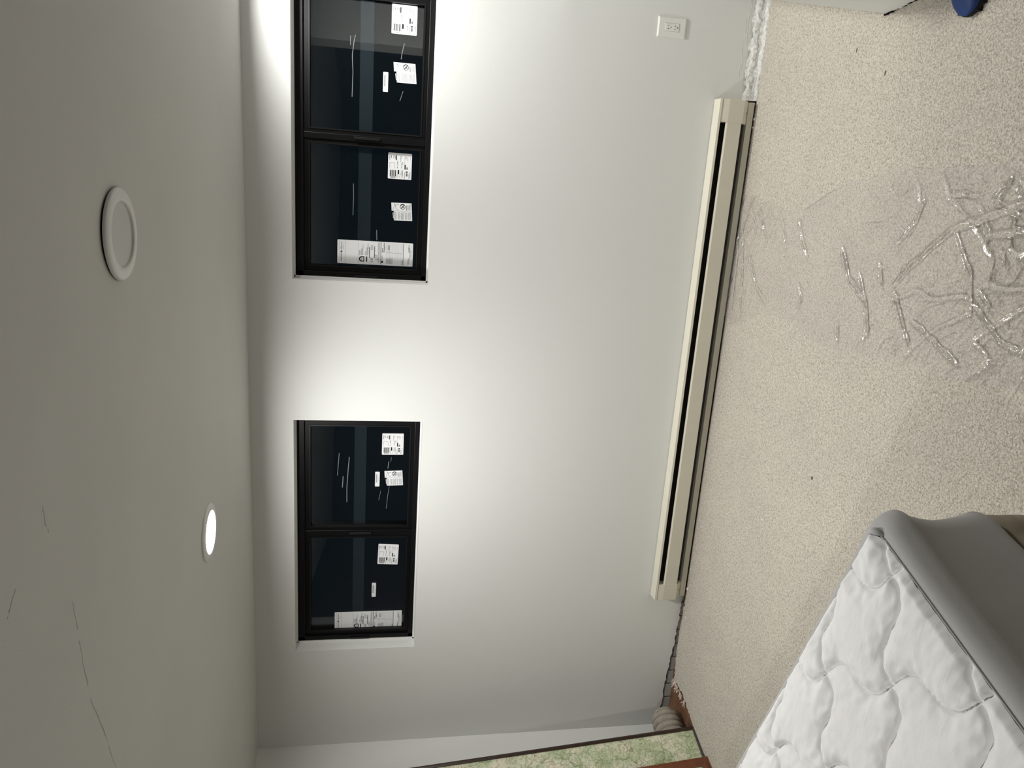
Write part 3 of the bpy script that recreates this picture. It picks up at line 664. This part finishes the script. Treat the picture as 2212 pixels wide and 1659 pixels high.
# ------------------------------------------------------------------ clear plastic sheeting on the carpet
Rr = [(-.018,.316),(-.25,.30),(-.42,.255),(-.58,.245),(-.70,.30),(-.865,.374),(-1.235,.416),(-1.72,.432),(-2.45,.45)]
Ll = [(-.018,-.36),(-.10,-.344),(-.40,-.245),(-.627,-.223),(-.80,-.27),(-.907,-.29),(-1.30,-.25),(-1.628,-.232),(-1.911,-.205),(-2.45,-.18)]
def ridge(v_, p_): return (1 - abs(v_))**p_
rows = []; nl, nw = 620, 170
FOLDS = [([(.235,-.581),(.129,-.652),(.028,-.738)],.011), ([(.133,-.939),(.014,-1.022),(-.067,-1.148)],.015), ([(.055,-1.068),(-.075,-1.156),(-.199,-1.203)],.012),
    ([(.011,-1.271),(.085,-1.335),(.222,-1.492),(.317,-1.757),(.36,-2.1)],.020), ([(.013,-1.283),(-.106,-1.369),(-.177,-1.426)],.013), ([(-.084,-1.398),(-.126,-1.512),(-.196,-1.677)],.014),
    ([(.057,-1.659),(.004,-1.729)],.016), ([(.031,-1.629),(-.083,-1.789),(-.098,-1.880)],.012), ([(.30,-.112),(.101,-.266)],.008), ([(.29,-.194),(.086,-.361)],.009),
    ([(.038,-.191),(-.119,-.312),(-.182,-.423)],.010), ([(-.050,-.670),(-.105,-.714),(-.176,-.720)],.009), ([(-.121,-.986),(-.281,-1.036)],.010), ([(.235,-.581),(.288,-.710),(.360,-.867)],.008),
    ([(.101,-1.179),(.004,-1.222)],.014), ([(.394,-1.698),(.314,-1.654),(.278,-1.765)],.016), ([(.338,-1.458),(.333,-1.595)],.010), ([(.181,-1.711),(.143,-1.739)],.012),
    ([(.219,-.447),(.040,-.564)],.008), ([(.20,-.08),(-.05,-.16),(-.30,-.20)],.009), ([(.22,-.05),(-.08,-.09),(-.33,-.10)],.010), ([(.25,-1.50),(.10,-1.62),(-.05,-1.66)],.011),
    ([(.30,-1.60),(.22,-1.66),(.24,-1.80)],.014), ([(.40,-1.80),(.30,-1.86),(.10,-1.90)],.014), ([(.15,-1.25),(.25,-1.33),(.33,-1.36)],.010)]
SEG = [(Vector(a), Vector(c), hh, (0 if i == 0 else 1), (0 if i == len(pl)-2 else 1)) for pl, hh in FOLDS for i, (a, c) in enumerate(zip(pl, pl[1:]))]
def fold_h(x, y, wob):
    q = Vector((x, y)); h = 0
    for a, c, hh, e0, e1 in SEG:
        d = c - a; L2 = d.length_squared; u = max(0, min(1, (q-a).dot(d)/L2)); dist = (q - a - d*u).length
        if dist < .05:
            e = min(1, u*3 + e0)*min(1, (1-u)*3 + e1)
            w = .007 + .40*hh
            h = max(h, .9*hh*max(.15, e)*max(0, 1 - (dist + wob*.004)/w)**1.4)
    return h
for i in range(nl+1):
    y = -.03 - 2.40*i/nl; r = []
    xr = interp(-y, [(-a, c) for a, c in Rr]) + N.noise(Vector((y*6, 0, 5)))*.012; xl = interp(-y, [(-a, c) for a, c in Ll]) + N.noise(Vector((y*6, 9, 5)))*.012
    for j in range(nw+1):
        x = lerp(xl, xr, j/nw)
        q = Vector((x*2.2, y*2.2, 0)); wv = Vector((N.noise(q+Vector((3,1,0))), N.noise(q+Vector((8,4,2))), 0))
        wob = N.noise(Vector((x*22, y*22, 3)))
        near = math.exp(y/.30); far = min(1, max(0, (-y-1.0)/.6))
        h1 = ridge(N.noise(Vector((x*2.4 + wv.x*.4 + y*1.5, y*19 + x*8 + wv.y*1.2, 1))), 9)*.006*(.25+near)
        h3 = ridge(N.noise(Vector((x*5 + wv.x*2, y*5 + wv.y*2, 9))), 18)*(.002 + .005*far)
        h5 = ridge(N.noise(Vector((x*15 + wv.x*4, y*15 + wv.y*4, 19))), 14)*(.0006 + .0016*far)
        h4 = N.noise(Vector((x*30, y*30, 2)))*.0010 + N.noise(Vector((x*75, y*75, 6)))*.0004
        ed = min(j, nw-j)/nw
        r.append((x, y, .0035 + (h1+h3+h5+fold_h(x + wob*.006, y + wob*.004, wob))*min(1, .2+ed*8) + h4 + .0015))
    rows.append(r)
pm_ = MB().grid(rows); pm_.face = Vector((0, 0, 1))
obj('plastic_sheeting', pm_, m_plastic, None, smooth=True, label='crumpled clear plastic sheeting spread over the carpet', cat='plastic sheet', recenter=True)

# ------------------------------------------------------------------ blue shoe peeping past the partition
sh = empty('rubber_clog', (1.0, -1.395, 0), label='blue rubber clog with a black lugged sole by the partition', cat='shoe')
def shoe_w(u): return .052*math.sqrt(max(0, 1-(1-min(1, u/.22))**2))*(1-.10*max(0, u-.45)) if u < .85 else .050*math.sqrt(max(0, 1-((u-.85)/.15)**2))*.94
LN_ = .285; x_tip = .876-1.0
rows = []; NA = 24
for k in range(34):
    u = .002 + .996*k/33; w = max(.003, shoe_w(u)); top = .028 + .052*math.sin(min(1, u/.45)*math.pi/2) + (.012 if u > .6 else .012*u/.6); r = []
    for q in range(NA+1):
        a = math.pi*q/NA; cx = math.cos(a); sx = math.sin(a)
        r.append((x_tip + u*LN_, w*1.02*(abs(cx)**.75)*(1 if cx > 0 else -1), .022 + (top-.022)*(sx**.7)*(1 if not (u > .5 and sx > .75) else .80)))
    rows.append(r)
obj('upper', MB().grid(rows), m_blue, sh, smooth=True)
ring = [[(x_tip + LN_*.70 + .075*rr*math.cos(2*math.pi*k/28), .034*rr*math.sin(2*math.pi*k/28), .079+zz) for k in range(28)] for rr, zz in ((.0, -.012), (.85, -.010), (1.0, .004), (1.08, .0))]
obj('foot_opening', MB().grid(ring, True), m_sole, sh, smooth=True, label='dark foot opening')
s = MB(); outl = []
for k in range(40): u = .004 + .992*k/39; outl.append((x_tip + u*LN_, shoe_w(u)*1.06))
outl = outl + [(x, -y) for x, y in outl[::-1]]
s.prism_z(outl, .008, .024)
for k in range(13):
    u = .06 + k*.07
    for sg in (-1, 1):
        w = shoe_w(u)*1.09; s.box(x_tip+u*LN_-.006, x_tip+u*LN_+.006, min(sg*w, sg*(w-.02)), max(sg*w, sg*(w-.02)), .0005, .022)
obj('sole', s, m_sole, sh)

# ------------------------------------------------------------------ crumbs on the carpet
def crumb(x, y, r, mt, label, cat, name, grp, flat=.6, stretch=(1, 1)):
    mm = MB(); n = 7; vs = [(0, 0, r*flat*1.5)]
    for k in range(n): a = 2*math.pi*k/n; rr = r*random.uniform(.7, 1.2); vs.append((rr*math.cos(a)*stretch[0], rr*math.sin(a)*stretch[1], r*flat*random.uniform(.5, 1)))
    for k in range(n): a = 2*math.pi*k/n; rr = r*random.uniform(.8, 1.1); vs.append((rr*math.cos(a)*stretch[0], rr*math.sin(a)*stretch[1], 0))
    fs = [(0, 1+k, 1+(k+1) % n) for k in range(n)] + [(1+k, 1+n+k, 1+n+(k+1) % n, 1+(k+1) % n) for k in range(n)] + [tuple(range(1+n, 1+2*n))[::-1]]
    obj(name, mm.add(vs, fs), mt, None, label=label, cat=cat, group=grp, loc=(x, y, .0003))
CR = [(-.60,-.195,.006),(-1.505,-.10,.005),(-1.175,-.70,.007),(-1.80,-.05,.006),(-1.93,-.045,.008),(-2.10,-.075,.005),(.68,-.036,.007),(.64,-.036,.006)]
for x, y, r in CR[2:3]: crumb(x, y, r, m_chip_w, 'white plaster crumb out on the open carpet near the mattress', 'debris', 'plaster_crumb', 'plaster crumbs on the carpet')
for k, (x, y, r) in enumerate(CR[:2] + CR[3:]):
    wh = ('white plaster crumb beside the middle of the heater, on bare carpet off the plastic sheeting', 'white plaster crumb on the carpet beside the heater, well along towards the framed maps', None)[min(k, 2)] or \
        ('white plaster crumb at the heater end nearest the framed maps' if x < 0 else 'white plaster crumb under the heater end nearest the outlet')
    crumb(x, y, r, m_chip_w, wh, 'debris', 'plaster_crumb', 'plaster crumbs on the carpet')
crumb(-2.045, -.036, .007, m_chip_b, 'tiny blue chip on the carpet off the end of the heater', 'debris', 'blue_chip', None)
for x, y in ((.875, -.806), (.765, -1.01)): crumb(x, y, .0048, m_chip_d, 'dark lint speck on the bare carpet near the low partition wall', 'debris', 'lint_speck', 'dark lint specks on the carpet', .35, (1.8, .6))
crumb(-.83, -1.02, .0065, m_chip_d, 'dark lint speck on the bare carpet between the mattress and the plastic sheeting', 'debris', 'lint_speck', 'dark lint specks on the carpet', .35, (1.3, .8))
